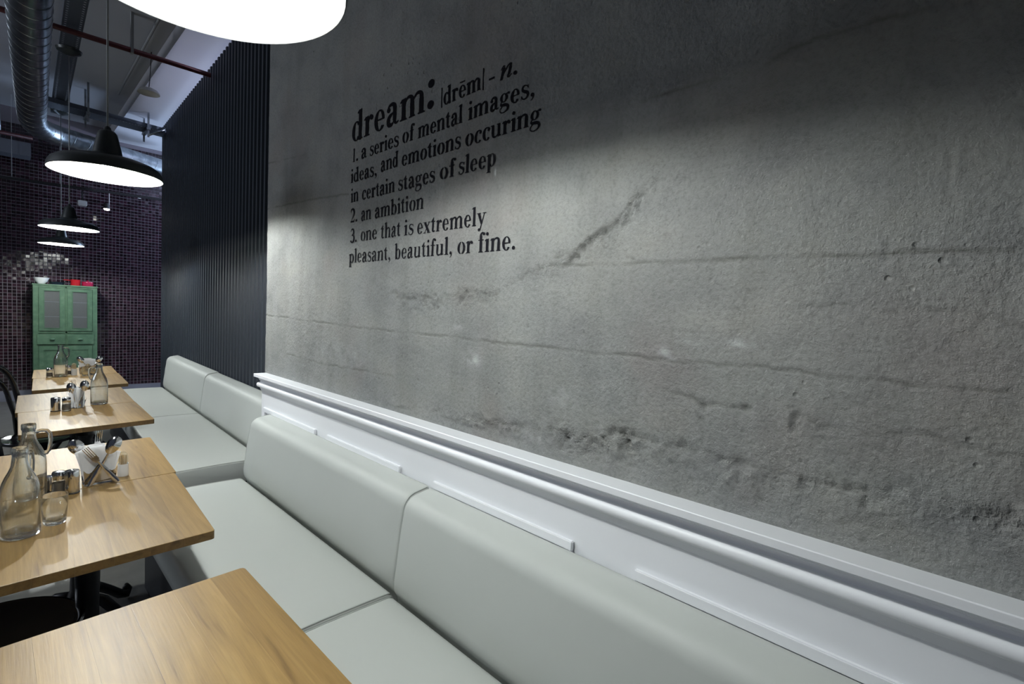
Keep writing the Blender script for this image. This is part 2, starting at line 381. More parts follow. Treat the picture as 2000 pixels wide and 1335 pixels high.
def relief(Y, Z):
    h = .006*vnoise(Y, Z, .9, 1, 2) + .0016*vnoise(Y, Z, .12, 2, 3) + .0014*vnoise(Y, Z, .026, 3, 3)
    crack = np.zeros_like(Y); lime = np.zeros_like(Y); rmask = np.full_like(Y, .12)
    def joint(P, wob, depth, step, w=.004, seed=5, lip=.03):
        nonlocal h, crack
        d, ins = polydist(Y, Z, P); d = d + wob*vnoise(Y, Z*0, .05, seed, 3)
        br = np.clip(.6+1.2*vnoise(Y, Z*0, .11, seed+50, 2), .12, 1)
        g = np.exp(-(d/w)**2)*ins*br
        h -= depth*g; crack = np.maximum(crack, g)
        h += step*np.exp(-np.clip(d, 0, None)/lip)*(d > 0)*ins - 0
    joint([(3.3,1.405),(2.103,1.384),(1.522,1.382),(1.115,1.378),(.585,1.377),(.37,1.381),(.21,1.38),(.027,1.378),(-.9,1.37)], .006, .005, .0016, .0028, 5)
    joint([(.95,1.621),(.6,1.619),(.27,1.615),(.04,1.612),(-.6,1.60)], .004, .0022, .0012, .004, 6)
    joint([(3.278,2.057),(2.6,2.03),(2.23,2.007)], .004, .002, .001, .004, 7)
    joint([(2.92,1.195),(2.4,1.182),(2.09,1.19),(1.8,1.195)], .005, .002, .0006, .0035, 8)
    joint([(3.3,2.332),(2.7,2.281)], .004, .0015, .0005, .0035, 9)
    joint([(.70,2.03),(.41,2.028),(.3,2.052),(.07,2.03),(-.6,2.0)], .012, .0018, .001, .004, 10)
    joint([(.45,2.16),(.25,2.19),(0,2.17),(-.6,2.15)], .012, .0018, .001, .004, 12)
    # broken layer edge running up to the right
    def rough(P, up, dn, amp, seed, sc=.03):
        nonlocal h, crack, rmask
        d, ins = polydist(Y, Z, P); d = d+.030*vnoise(Y, Z, .10, seed, 4)
        env = np.exp(-(np.clip(d,0,None)/up)**2 - (np.clip(-d,0,None)/dn)**2)
        py = sorted(p[0] for p in P); e2 = np.clip((Y-py[0])/.12, 0, 1)*np.clip((py[-1]-Y)/.12, 0, 1)
        e2 = e2*np.clip(.75+1.3*vnoise(Y, Z*0, .16, seed+9, 2), .35, 1)*np.clip((Z-1.054)/.02, .15, 1); env = env*e2
        rmask = np.maximum(rmask, env*np.clip(amp/.010,0,1))
        h += amp*env*vnoise(Y, Z, sc, seed+1, 3)
        g = np.exp(-(d/.0045)**2)*np.sqrt(e2)*np.clip(.65+1.5*vnoise(Y, Z, .06, seed+2, 2), 0, 1)
        h -= .006*g; h -= .0025*np.clip(d/.01, 0, 1)*env*e2
        crack = np.maximum(crack, .75*g)
        pit = np.clip(-vnoise(Y, Z, sc*.8, seed+4, 2)-.22, 0, 1)*2.2*env
        h -= .008*pit; crack = np.maximum(crack, np.clip(pit*.6, 0, .45))
    rough([(1.86,1.53),(1.81,1.528),(1.53,1.52),(1.325,1.545),(1.127,1.566),(1.045,1.6),(.961,1.635),(.869,1.674),(.769,1.709),(.696,1.774),(.6,1.83)], .016, .045, .013, 21, .026)
    rough([(2.1,1.055),(1.906,1.06),(1.504,1.082),(1.098,1.11),(.75,1.156),(.532,1.177),(.335,1.162),(.155,1.168),(.014,1.182),(-.4,1.18),(-.9,1.19)], .018, .055, .017, 31, .026)
    rough([(.62,1.30),(.4,1.285),(.2,1.27),(0,1.275),(-.6,1.28)], .01, .02, .0035, 41, .03)
    rough([(.3,1.50),(.12,1.498),(.0,1.50),(-.3,1.5)], .006, .018, .004, 51, .03)
    # soft hollow of the uneven plaster
    pz = np.clip(1.2*vnoise(Y, Z, .45, 62, 1)+.15, 0, 1)*np.clip((1.72-Z)/.15, 0, 1)
    h += .004*np.clip(vnoise(Y, Z, .030, 61, 3), 0, 1)*pz; rmask = np.maximum(rmask, .12+.35*pz)
    # air holes
    r = np.random.default_rng(77)
    for k in range(110):
        y0 = r.uniform(-.5, 2.3); z0 = 1.05+.62*r.uniform(0,1)**1.2; rr = r.uniform(.0020, .0045)
        jy = int((y0-YS[0])/DY); jz = int((z0-ZS[0])/DZ); a = slice(max(jy-4,0), jy+5); b = slice(max(jz-4,0), jz+5)
        if jz < 0 or jy < 0: continue
        d2 = ((Y[a,b]-y0)/1.4)**2+(Z[a,b]-z0)**2; g = np.exp(-d2/rr**2)
        h[a,b] -= .0035*g; crack[a,b] = np.maximum(crack[a,b], .6*g)
    for (y0,z0,a,b,s) in ((.572,1.394,.04,.016,.9),(.53,1.42,.05,.010,.7),(.405,1.43,.03,.008,.9),(1.297,1.306,.03,.02,.8),(1.33,1.32,.02,.03,.4),(1.0,1.098,.05,.012,.6),(.9,1.23,.05,.04,.3),(2.3,1.25,.25,.05,.25),(1.4,1.42,.03,.01,.5),(1.229,1.936,.0035,.014,1.6)):
        lime = np.maximum(lime, s*np.exp(-((Y-y0)/a)**2-((Z-z0)/b)**2)*2)
    lime *= np.clip(.6+1.6*vnoise(Y, Z, .03, 90, 3), 0, 1.3)
    h = h*np.clip(.35+(Z-1.05)/.03, .35, 1)
    return h, crack, lime, rmask
DY = DZ = .0052
YS = np.arange(-1.2, 3.262, DY); ZS = np.arange(.98, 3.80, DZ)
YY, ZZ = np.meshgrid(YS, ZS, indexing='ij')
HH, CR, LI, RM = relief(YY, ZZ)
def concrete_wall():
    ny, nz = YY.shape
    edge = np.zeros_like(YY)
    ej = .004*vnoise(ZZ[-1]*0+5, ZZ[-1], .05, 88, 3)+.006*vnoise(ZZ[-1]*0+9, ZZ[-1], .3, 89, 1)
    Yv = YY.copy(); t = np.clip((YY-(YS[-1]-.03))/.03, 0, 1); Yv += t*ej[None,:]
    X = WX - HH
    X = X + .006*t**4
    co = np.stack([X, Yv, ZZ], -1).reshape(-1, 3)
    # side return at the end towards the slatted screen, and a dark back
    ret = np.stack([np.full(nz, 1.75), Yv[-1], ZZ[-1]], -1)
    co = np.concatenate([co, ret])
    idx = np.arange(ny*nz).reshape(ny, nz)
    a = idx[:-1,:-1].ravel(); b = idx[1:,:-1].ravel(); c = idx[1:,1:].ravel(); d = idx[:-1,1:].ravel()
    q = np.stack([a, d, c, b], -1)
    e0 = idx[-1,:-1]; e1 = idx[-1,1:]; r0 = ny*nz+np.arange(nz-1); r1 = r0+1
    q = np.concatenate([q, np.stack([e0, e1, r1, r0], -1)])
    me = bpy.data.meshes.new('concrete_wall'); me.vertices.add(len(co)); me.vertices.foreach_set('co', co.ravel().astype(np.float32))
    me.loops.add(q.size); me.loops.foreach_set('vertex_index', q.ravel().astype(np.int32))
    me.polygons.add(len(q)); me.polygons.foreach_set('loop_start', np.arange(0, q.size, 4, dtype=np.int32))
    me.update(calc_edges=True); me.validate()
    for nm, arr in (('crack', CR), ('lime', LI), ('rough', RM)):
        at = me.attributes.new(nm, 'FLOAT', 'POINT')
        at.data.foreach_set('value', np.concatenate([arr.ravel(), np.zeros(nz)]).astype(np.float32))
    me.polygons.foreach_set('use_smooth', np.ones(len(me.polygons), dtype=bool))
    return me
wr = setp(obj('wall_right', concrete_wall(), M_conc), kind='structure')
setp(obj('wall_right_core', boxes((WX+.03, 1.74, -1.2, 3.245, 0, 3.80), (WX+.006, 1.7, -2.6, -1.2, 0, 3.80)), M_plaster), kind='structure')
def wall_h(y, z):
    i = min(max(int(round((y-YS[0])/DY)), 0), len(YS)-1); j = min(max(int(round((z-ZS[0])/DZ)), 0), len(ZS)-1)
    return HH[max(i-1,0):i+2, max(j-1,0):j+2].max()

# ---------------------------------------------------------------- stencilled lettering (own letter shapes)
XH, AS, DS = .45, .70, -.21; SW = .118; TN = .034
def ell(cx, cy, rx, ry, a0, a1, n=18):
    return [(cx+rx*math.cos(math.radians(a0+(a1-a0)*k/n)), cy+ry*math.sin(math.radians(a0+(a1-a0)*k/n))) for k in range(n+1)]
def band(outer, inner): return [[outer[k], outer[k+1], inner[k+1], inner[k]] for k in range(len(outer)-1)]
def ring(cx, cy, rx, ry, w, t, a0=0, a1=360, n=26): return band(ell(cx,cy,rx,ry,a0,a1,n), ell(cx,cy,rx-w,ry-t,a0,a1,n))
def rect(x0, y0, x1, y1): return [[(x0,y0),(x1,y0),(x1,y1),(x0,y1)]]
def dot(cx, cy, r): return [ell(cx, cy, r, r, 0, 360, 14)[:-1]]
def stem(x, y0, y1, w=SW, foot=True, flag=True, rfoot=.05, lfoot=.05):
    P = rect(x, y0, x+w, y1)
    if foot: P += [[(x-lfoot,y0),(x+w+rfoot,y0),(x+w+rfoot,y0+.022),(x+w,y0+.04),(x,y0+.04),(x-lfoot,y0+.022)]]
    if flag: P += [[(x-.055,y1-.055),(x-.05,y1-.075),(x,y1-.075),(x,y1)],[(x-.055,y1-.055),(x,y1-.02),(x+w,y1+.012),(x+w,y1-.03)]]
    return P
def stroke(pts, ws):
    """pts centre line, ws widths"""
    L, R = [], []
    for i, p in enumerate(pts):
        a = pts[max(i-1,0)]; b = pts[min(i+1,len(pts)-1)]
        dx, dy = b[0]-a[0], b[1]-a[1]; l = math.hypot(dx,dy) or 1; nx, ny = -dy/l, dx/l
        L.append((p[0]+nx*ws[i]/2, p[1]+ny*ws[i]/2)); R.append((p[0]-nx*ws[i]/2, p[1]-ny*ws[i]/2))
    return band(L, R)
def bez(P, n=14):
    out = []
    for i in range(0, len(P)-1, 3):
        a, b, c, d = P[i:i+4]
        for k in range(n+(1 if i+3 >= len(P)-1 else 0)):
            t = k/n; s = 1-t
            out.append(tuple(s*s*s*a[j]+3*s*s*t*b[j]+3*s*t*t*c[j]+t*t*t*d[j] for j in (0,1)))
    return out
def bstroke(P, wf, n=14):
    p = bez(P, n); N = len(p)-1
    return stroke(p, [wf(i/N) for i in range(N+1)])
def arch(x, w, h=XH, foot=True):
    """n-arch from stem right edge x to a stem of width SW whose right edge is x+w"""
    P = bstroke([(x-.03,h-.13),(x+.02,h-.03),(x+w-.19,h+.02),(x+w-.10,h-.02),(x+w-.06,h-.05),(x+w-SW/2,h-.09),(x+w-SW/2,h-.17)], lambda t: .03+.075*min(1,t*1.25), 8)
    P += stem(x+w-SW, 0, h-.14, foot=foot, flag=False, lfoot=.035, rfoot=.045)
    return P
G = {}
def g(ch, w, P): G[ch] = (w, P)
g('d', .50, ring(.205,.225,.175,.238,.115,.03,38,322)+stem(.30,0,AS,foot=False)+[[(.30,0),(.455,.035),(.455,.012),(.40,0),(.355,-.012)]]+[[(.3,.40),(.3,.33),(.26,.445)],[(.3,.1),(.26,.0),(.3,.04)]])
g('b', .50, ring(.275,.225,.175,.238,.115,.03,-142,142)+stem(.075,0,AS,foot=False)+[[(.18,.33),(.18,.40),(.23,.445)],[(.18,.06),(.18,.10),(.23,.01)],[(.075,.0),(.11,-.01),(.18,.05),(.18,.1)]])
g('p', .50, ring(.275,.225,.175,.238,.115,.03,-142,142)+stem(.075,DS,XH)+[[(.18,.33),(.18,.40),(.23,.445)],[(.18,.05),(.18,.11),(.23,.0)]])
g('r', .38, stem(.07,0,XH)+bstroke([(.155,.27),(.19,.36),(.22,.43),(.29,.42)],lambda t:.03+.05*t)+dot(.305,.385,.058))
g('n', .54, stem(.07,0,XH,rfoot=.035)+arch(.175,.29))
g('m', .80, stem(.07,0,XH,rfoot=.035)+arch(.175,.27)+arch(.445,.27))
g('h', .54, stem(.07,0,AS,rfoot=.035)+arch(.175,.29))
g('i', .26, stem(.07,0,XH)+dot(.12,.625,.062))
g('l', .26, stem(.07,0,AS))
g('e', .43, ring(.22,.225,.19,.238,.115,.032,60,325)+ring(.225,.225,.165,.238,.085,.032,0,62,8)+rect(.09,.225,.388,.258))
g('c', .41, ring(.22,.225,.19,.238,.115,.032,55,322)+dot(.325,.355,.056)+bstroke([(.25,.445),(.30,.445),(.35,.42),(.36,.36)],lambda t:.035+.02*t))
def o_(sten=True):
    e = 9 if sten else 0
    return ring(.235,.225,.205,.240,.115,.034,90+e,270-e,16)+ring(.235,.225,.205,.240,.115,.034,-90+e,90-e,16)
g('o', .47, o_())
g('a', .46, bstroke([(.08,.33),(.09,.43),(.16,.455),(.22,.45),(.29,.44),(.305,.38),(.305,.30)],lambda t:.035+.07*min(1,t*1.3),9)+rect(.252,.09,.357,.32)+dot(.105,.345,.055)
    +bstroke([(.29,.265),(.20,.24),(.10,.21),(.095,.11),(.095,.02),(.16,.0),(.21,.02),(.24,.03),(.27,.05),(.29,.09)],lambda t:.03+.08*math.sin(PI*min(1,t*1.25)) if t<.8 else .035,9)
    +bstroke([(.305,.11),(.31,.03),(.35,-.02),(.43,.05)],lambda t:.09-.065*t,8))
g('s', .37, bstroke([(.31,.36),(.29,.44),(.20,.45),(.16,.445),(.07,.43),(.06,.32),(.13,.275),(.19,.24),(.26,.225),(.29,.18),(.33,.10),(.28,.005),(.17,.005),(.11,.005),(.07,.04),(.055,.12)],lambda t:.032+.075*math.exp(-((t-.5)/.22)**2),9)
    +[[(.30,.45),(.325,.45),(.325,.32),(.305,.32)],[(.04,.13),(.06,.13),(.06,-.005),(.04,-.005)]])
g('f', .33, stem(.09,0,.58,flag=False)+rect(.02,.415,.29,.45)+bstroke([(.142,.56),(.14,.66),(.19,.70),(.26,.685)],lambda t:.10-.055*t,9)+dot(.285,.645,.055))
g('t', .32, bstroke([(.14,.42),(.14,.25),(.14,.16),(.14,.10),(.14,.03),(.19,-.01),(.285,.055)],lambda t:.105 if t<.6 else .105-.075*(t-.6)/.4,9)+rect(.02,.415,.27,.45)+[[(.03,.44),(.19,.44),(.19,.60),(.165,.60)]])
g('u', .54, rect(.065,.14,.17,XH)+[[(.02,.45),(.17,.45),(.17,.42),(.02,.42)]]+bstroke([(.118,.16),(.118,.04),(.17,0.01),(.23,.015),(.28,.02),(.33,.05),(.37,.10)],lambda t:.105-.07*min(1,t*1.4),9)+rect(.345,0.02,.45,XH)+[[(.30,.45),(.45,.45),(.45,.42),(.30,.42)],[(.345,0.02),(.345,-.01),(.50,.03),(.50,.05),(.45,.05)]])
g('y', .47, stroke([(.10,.44),(.255,.05)],[.115,.10])+stroke([(.385,.44),(.24,.02),(.18,-.13)],[.035,.04,.045])+dot(.125,-.155,.055)+bstroke([(.19,-.11),(.18,-.17),(.16,-.20),(.12,-.20)],lambda t:.04)+rect(.01,.425,.20,.452)+rect(.30,.425,.47,.452))
g('x', .47, stroke([(.10,.435),(.36,.015)],[.125,.125])+stroke([(.37,.435),(.10,.015)],[.036,.036])+rect(.01,.425,.20,.452)+rect(.29,.425,.45,.452)+rect(.02,0,.18,.026)+rect(.26,0,.46,.026))
g('g', .47, ring(.205,.305,.165,.155,.09,.030)+dot(.405,.43,.042)+bstroke([(.30,.40),(.33,.44),(.36,.44),(.41,.43)],lambda t:.03)
    +bstroke([(.115,.185),(.05,.13),(.05,.075),(.13,.065),(.20,.055),(.37,.07),(.395,-.03),(.41,-.14),(.28,-.205),(.19,-.20)],lambda t:.035+.07*math.sin(PI*min(1,max(0,(t-.12)/.75))),10)
    +bstroke([(.20,-.20),(.08,-.20),(.02,-.13),(.06,-.06),(.08,-.03),(.11,0),(.15,.03)],lambda t:.035,9))
g('.', .24, dot(.11,.06,.066))
g(',', .25, dot(.115,.06,.064)+bstroke([(.165,.05),(.175,-.02),(.14,-.09),(.07,-.12)],lambda t:.05-.03*t))
g(':', .26, dot(.12,.085,.085)+dot(.12,.50,.085))
g('|', .16, rect(.05,-.06,.10,.72))
g('-', .30, rect(.03,.17,.27,.235))
g('1', .30, stem(.12,0,.66,w=.075,flag=False,rfoot=.045,lfoot=.045)+[[(.06,.58),(.12,.60),(.195,.67),(.17,.67)]])
g('2', .42, bstroke([(.06,.50),(.07,.64),(.17,.665),(.22,.66),(.32,.65),(.36,.52),(.32,.40),(.27,.27),(.15,.15),(.05,.03)],lambda t:.035+.075*math.sin(PI*min(1,t*1.15)) if t<.87 else .035,10)+[[(.04,0),(.34,0),(.385,.17),(.36,.17),(.32,.085),(.10,.085)]])
g('3', .40, bstroke([(.07,.54),(.09,.66),(.18,.67),(.22,.66),(.33,.64),(.33,.44),(.25,.39),(.22,.365),(.18,.36),(.14,.35)],lambda t:.035+.07*math.sin(PI*t),10)
    +bstroke([(.15,.37),(.30,.37),(.36,.25),(.33,.14),(.30,.0),(.16,-.02),(.09,.03)],lambda t:.035+.085*math.sin(PI*t),10)+dot(.09,.07,.05))
# italic n
def ital(P, k=.25): return [[(x+k*y, y) for x, y in q] for q in P]
g('N', .56, ital(stroke([(.12,0),(.12,.40)],[.10,.10])+stroke([(.40,.08),(.40,.33)],[.10,.10])+bstroke([(.15,.18),(.22,.36),(.33,.50),(.395,.41)],lambda t:.03+.055*t)+bstroke([(.02,.34),(.06,.43),(.10,.47),(.13,.42)],lambda t:.03+.04*t)+bstroke([(.38,.10),(.37,.02),(.43,-.03),(.52,.09)],lambda t:.09-.065*t)+stroke([(.39,.32),(.385,.42)],[.10,.07])))
G['E'] = (G['e'][0], G['e'][1]+rect(.08,.555,.36,.60))
def word(s):
    x = 0; P = []
    for ch in s:
        w, gl = G[ch]; P += [[(x+a, b) for a, b in q] for q in gl]; x += w
    xs = [a for q in P for a, b in q]
    return P, min(xs), max(xs)
def paint(words, label):
    V, F = [], []
    for s, y0, y1, z, sc in words:           # y0 left end, y1 right end (falling), baseline z, glyph scale
        P, a, b = word(s); k = (y0-y1)/(b-a); lift = .0014
        for q in P:
            # subdivide long rectangles so the paint follows the wall
            base = len(V)
            for (x, y) in q:
                Y = y0-(x-a)*k; Z = z+y*sc
                V.append((WX-wall_h(Y, Z)-lift, Y, Z))
            F.append(tuple(range(base, base+len(q))))
            lift = .0014+.00003*(len(F) % 9)
    me = bpy.data.meshes.new('painted_lettering'); me.from_pydata(V, [], F)
    o = obj('painted_lettering', me, M_ink, wr); o['label'] = label
S1 = .190; S2 = .0925
paint([('dream:',2.211,1.585,2.238,S1)], 'large black stencilled word reading dream with a colon')
paint([('|drEm|',1.538,1.303,2.231,S2),('-',1.276,1.249,2.232,S2),('N.',1.222,1.145,2.231,S2)], 'black stencilled pronunciation reading |drēm| - n.')
paint([('1.',2.198,2.150,2.145,S2),('a',2.118,2.071,2.146,S2),('series',2.043,1.818,2.144,S2),('of',1.789,1.705,2.146,S2),('mental',1.680,1.412,2.144,S2),('images,',1.380,1.068,2.143,S2)], 'black stencilled line reading 1. a series of mental images,')
paint([('ideas,',2.212,1.985,2.052,S2),('and',1.949,1.817,2.061,S2),('emotions',1.788,1.416,2.056,S2),('occuring',1.390,1.036,2.054,S2)], 'black stencilled line reading ideas, and emotions occuring')
paint([('in',2.207,2.139,1.962,S2),('certain',2.104,1.836,1.961,S2),('stages',1.808,1.563,1.960,S2),('of',1.532,1.438,1.962,S2),('sleep',1.420,1.229,1.962,S2)], 'black stencilled line reading in certain stages of sleep')
paint([('2.',2.206,2.144,1.869,S2),('an',2.106,2.021,1.868,S2),('ambition',1.988,1.629,1.868,S2)], 'black stencilled line reading 2. an ambition')
paint([('3.',2.201,2.143,1.776,S2),('one',2.108,1.970,1.777,S2),('that',1.937,1.785,1.776,S2),('is',1.757,1.691,1.774,S2),('extremely',1.665,1.264,1.772,S2)], 'black stencilled line reading 3. one that is extremely')
paint([('pleasant,',2.208,1.858,1.682,S2),('beautiful,',1.823,1.442,1.682,S2),('or',1.411,1.327,1.681,S2),('fine.',1.300,1.121,1.680,S2*1.04)], 'black stencilled line reading pleasant, beautiful, or fine.')

# ---------------------------------------------------------------- white panelling with ledge
PX = 1.121; YE = 3.234; YN = -1.6
wp = setp(obj('wall_panelling', boxes((PX, WX+.03, YN, YE, 0, 1.0)), M_white), kind='structure')
prof = [(1.18,1.0495),(1.0735,1.0495),(1.0715,1.0475),(1.0715,1.0315),(1.0735,1.0295),(1.0990,1.0295),(1.0990,1.016),(1.1035,1.012),(1.1035,1.006),(1.1105,1.003),(1.1105,.9965)]
prof += [(1.111-.0, .9955)] + [(x, z) for x, z in arcpts(1.1040,.9800,.0155,92,265,12)] + [(1.1085,.9620),(1.1105,.9580),(1.1120,.9520),(1.1155,.9460),(1.1165,.9395),(1.1205,.9370),(1.1205,.9350),(1.18,.9350)]
ledge = loft(prof, [(YN,0),(YE,0)])
setp(obj('trim_1', ledge, M_white, None, 30), kind='structure')
for (ya, yb) in ((2.46,3.18),(1.685,2.33),(.815,1.462),(-.10,.618),(-1.1,-.36)):
    b = bmesh.new()
    zt = .846; w = .028; d = .012; x1 = PX+.001; x0 = PX-d
    box(b, x0, x1, ya, yb, zt-w, zt); box(b, x0, x1, ya, yb, .30, .30+w)
    box(b, x0, x1, ya, ya+w, .30+w, zt-w); box(b, x0, x1, yb-w, yb, .30+w, zt-w)
    bmesh.ops.bevel(b, geom=list(b.edges), offset=.0025, segments=2, affect='EDGES')
    obj('panel_moulding', b, M_white, wp, 40)

# ---------------------------------------------------------------- slatted screen
sc = setp(obj('wall_slatted', loft([(0,0),(.05,0),(.05,3.60),(0,3.60)], [(3.25,0),(8.12,0)], fy=lambda x,y,z:(x+slx(y)+.0235,y,z)), M_backing), kind='structure')
sp = (8.12-3.27)/54
sm = None
for k in range(54):
    y = 3.29+k*sp
    if sm is None:
        b = bmesh.new(); w = sp*.60
        prof_s = [(-.0,-w/2+.012),(-.0,w/2-.012),(.024,w/2),(.024,-w/2)]
        vb = [b.verts.new((px, py, 0.0)) for px, py in prof_s]; vt = [b.verts.new((px, py, 3.74)) for px, py in prof_s]
        for i in range(4): b.faces.new((vb[i], vb[(i+1)%4], vt[(i+1)%4], vt[i]))
        b.faces.new(vt); b.faces.new(vb[::-1]); bmesh.ops.recalc_face_normals(b, faces=b.faces)
        so = obj('slat', b, M_slat, sc); sm = so.data
    else: so = obj('slat', sm, None, sc)
    so.location = (slx(y), y, 0)

# ---------------------------------------------------------------- banquettes
def banquette(name_label, y0, y1, seam, front, zseat, zback, xfn=None, stepdark=False):
    """seam: x where seat meets back; front: x of seat front edge; back rest ends at seam+.16"""
    t = thing('banquette_seat', name_label, 'sofa', (0, y0, 0), 0, 'pale grey banquette units along the wall')
    L = y1-y0; s = seam; xb = 1.1085 if xfn is None else s+.150
    bp = [(s+.030,zseat-.10),(s+.016,zseat-.012),(s+.006,zseat+.006),(s+.001,zseat+.024),(s,zseat+.05)] + [(s+.010,zseat+.13),(s+.022,zseat+.23)] + [(s+.030, zback-.075)]
    cx, cz, r = s+.094, zback-.066, .062
    bp += arcpts(cx, cz, r, 172, 97, 9) + [(s+.125,zback+.002),(xb-.006,zback+.004),(xb,zback),(xb,zseat-.10)]
    e = .010
    stations = [(.0005,e),(.002,.0055),(.006,.002),(.014,0)] + [(.014+(L-.028)*k/14,0) for k in range(1,14)] + [(L-.014,0),(L-.006,.002),(L-.002,.0055),(L-.0005,e)]
    fy = (lambda x,y,z: (x+xfn(y0+y), y, z)) if xfn else None
    back = obj('backrest', loft(bp, stations, fy), M_leather, t, 50)
    def pip(prof, yy, rad=.0028, ins=.0035):
        q = offset_poly(prof, ins)
        return tube([(x+(xfn(y0+yy) if xfn else 0), yy, z) for x, z in q], rad, 6)
    obj('piping', pip(bp[1:-2], .004), M_piping, back, True)
    obj('piping', pip(bp[1:-2], L-.004), M_piping, back, True)
    f = front; zt = zseat; zb = zseat-.135
    sp_ = [(s+.028,zb),(s+.014,zt-.04),(s+.004,zt-.016),(s-.006,zt-.005),(s-.020,zt)] + [(s-.10,zt+.002),(s-.25,zt+.004)] + arcpts(f+.028, zt-.028, .028, 90, 180, 6) + [(f-.002,zt-.08),(f+.004,zb+.01),(f+.016,zb)]
    sp_ = sp_[::-1]
    seat = obj('seat_cushion', loft(sp_, stations, fy), M_leather, t, 50)
    top = [p for p in sp_ if p[1] > zb+.02 and p[0] < s]
    obj('piping', tube([(x+(xfn(y0+.006) if xfn else 0), .006, z-.002) for x, z in top], .0030, 6), M_piping, seat, True)
    obj('piping', tube([(x+(xfn(y0+L-.006) if xfn else 0), L-.006, z-.002) for x, z in top], .0030, 6), M_piping, seat, True)
    pl = loft([(f+.05,0),(s+.14,0),(s+.14,zb+.001),(f+.05,zb+.001)], [(.01,0),(L-.01,0)], fy)
    obj('plinth', pl, M_plinth, t)
    return t
banquette('pale grey leatherette banquette unit nearest the viewer, beside the white panelling', -.115, 1.470, .957, .455, .468, .818)
banquette('pale grey leatherette banquette unit beside the far end of the white panelling', 1.4735, 3.052, .962, .452, .474, .822)
fx = lambda y: .030*(y-3.4)
banquette('pale grey leatherette banquette unit against the black slats, just past the white ledge', 3.385, 5.098, 1.190, .66, .470, .825, fx)
banquette('pale grey leatherette banquette unit against the black slats, furthest from the viewer', 5.102, 6.86, 1.190, .66, .470, .832, fx)

# ---------------------------------------------------------------- tables
def table(label, NR, FR, width, shearN, shearF, z=.75, nst=7):
    """NR, FR near-right and far-right corner (x,y); left edge found from width; shear lowers y at the left"""
    cx = (NR[0]+FR[0])/2-width/2; cy = (NR[1]+FR[1])/2
    t = thing('dining_table', label, 'table', (cx, cy, 0), 0, 'wooden pedestal tables along the banquette')
    def P(u, v):   # u 0 left..1 right, v 0 near..1 far
        xr = NR[0]+(FR[0]-NR[0])*v; yr = NR[1]+(FR[1]-NR[1])*v
        sh = shearN+(shearF-shearN)*v
        return (xr-width*(1-u)-cx, yr-sh*(1-u)-cy)
    th = .027; g_ = .00008/width
    for k in range(nst):
        u0 = k/nst+(g_ if k else 0); u1 = (k+1)/nst-(g_ if k < nst-1 else 0)
        c = .010; uc = c/width; vc = c/.7
        pts = []
        if k == 0: pts += [P(0,vc),P(uc*.3,vc*.3),P(uc,0)]
        else: pts += [P(u0,0)]
        if k == nst-1: pts += [P(1-uc,0),P(1-uc*.3,vc*.3),P(1,vc),P(1,1-vc),P(1-uc*.3,1-vc*.3),P(1-uc,1)]
        else: pts += [P(u1,0),P(u1,1)]
        if k == 0: pts += [P(uc,1),P(uc*.3,1-vc*.3),P(0,1-vc)]
        else: pts += [P(u0,1)]
        dz = random.uniform(-.00003,.00003)
        b = bmesh.new(); lo = [b.verts.new((x,y,z-th)) for x,y in pts]; hi = [b.verts.new((x,y,z+dz-.0012)) for x,y in pts]
        ccx = sum(p[0] for p in pts)/len(pts); ccy = sum(p[1] for p in pts)/len(pts)
        edge = []
        for x,y in pts:
            dx = .0012 if (k==0 and x<ccx) else (-.0012 if (k==nst-1 and x>ccx) else 0); dy = .0012 if y<ccy else -.0012
            edge.append(b.verts.new((x+dx,y+dy,z+dz)))
        n = len(pts)
        for i in range(n):
            j = (i+1)%n; b.faces.new((lo[i],lo[j],hi[j],hi[i])); b.faces.new((hi[i],hi[j],edge[j],edge[i]))
        b.faces.new(edge); b.faces.new(lo[::-1]); bmesh.ops.recalc_face_normals(b, faces=b.faces)
        for f_ in b.faces: f_.normal_update()
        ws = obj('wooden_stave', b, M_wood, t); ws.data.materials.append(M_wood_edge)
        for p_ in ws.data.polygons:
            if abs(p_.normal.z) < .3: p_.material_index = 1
    # cast iron pedestal
    pf = [(0,.0),(.045,.0),(.05,.05),(.036,.09),(.034,.14),(.045,.17),(.034,.20),(.030,.45),(.034,.60),(.046,.63),(.034,.66),(.036,.70),(.07,.712),(.07,.722),(0,.722)]
    obj('column', lathe([(r,zz+.0) for r,zz in pf], 20), M_iron, t, 40)
    for a in range(4):
        an = a*PI/2+PI/4
        path = [(.03,.16),(.10,.15),(.17,.095),(.225,.045),(.262,.028),(.278,.045),(.268,.062),(.252,.055)]
        obj('foot', tube([(r*math.cos(an), r*math.sin(an), zz) for r,zz in path], [.024,.022,.020,.021,.024,.018,.013,.009], 8), M_iron, t, True)
        obj('top_bracket', tube([(r*math.cos(an), r*math.sin(an), zz) for r,zz in ((.03,.66),(.12,.69),(.24,.712))], [.014,.012,.010], 6), M_iron, t, True)
    return t
table('bare wooden table nearest the viewer, nothing standing on it', (.468,.742), (.460,1.438), .59, .03, .035)
table('wooden table with big glass bottle and tumbler on it, second from the viewer', (.468,1.734), (.503,2.436), .59, .025, .03)
table('wooden table behind the one with the tumbler, white toothpick holder at its near edge', (.510,2.441), (.540,3.151), .59, .03, .035)
table('wooden table with chrome shaker and bottle on it, in the middle of the row', (.642,3.617), (.652,4.309), .59, .075, .10)
table('wooden table standing bare behind the middle one, left edge by the black chairs', (.650,4.316), (.674,5.089), .60, .10, .15)
table('wooden table before the green cupboard, last but one of the row', (.752,5.281), (.782,6.046), .60, .13, .16)
table('wooden table furthest away, before the green cupboard', (.776,6.056), (.808,6.719), .60, .16, .15)

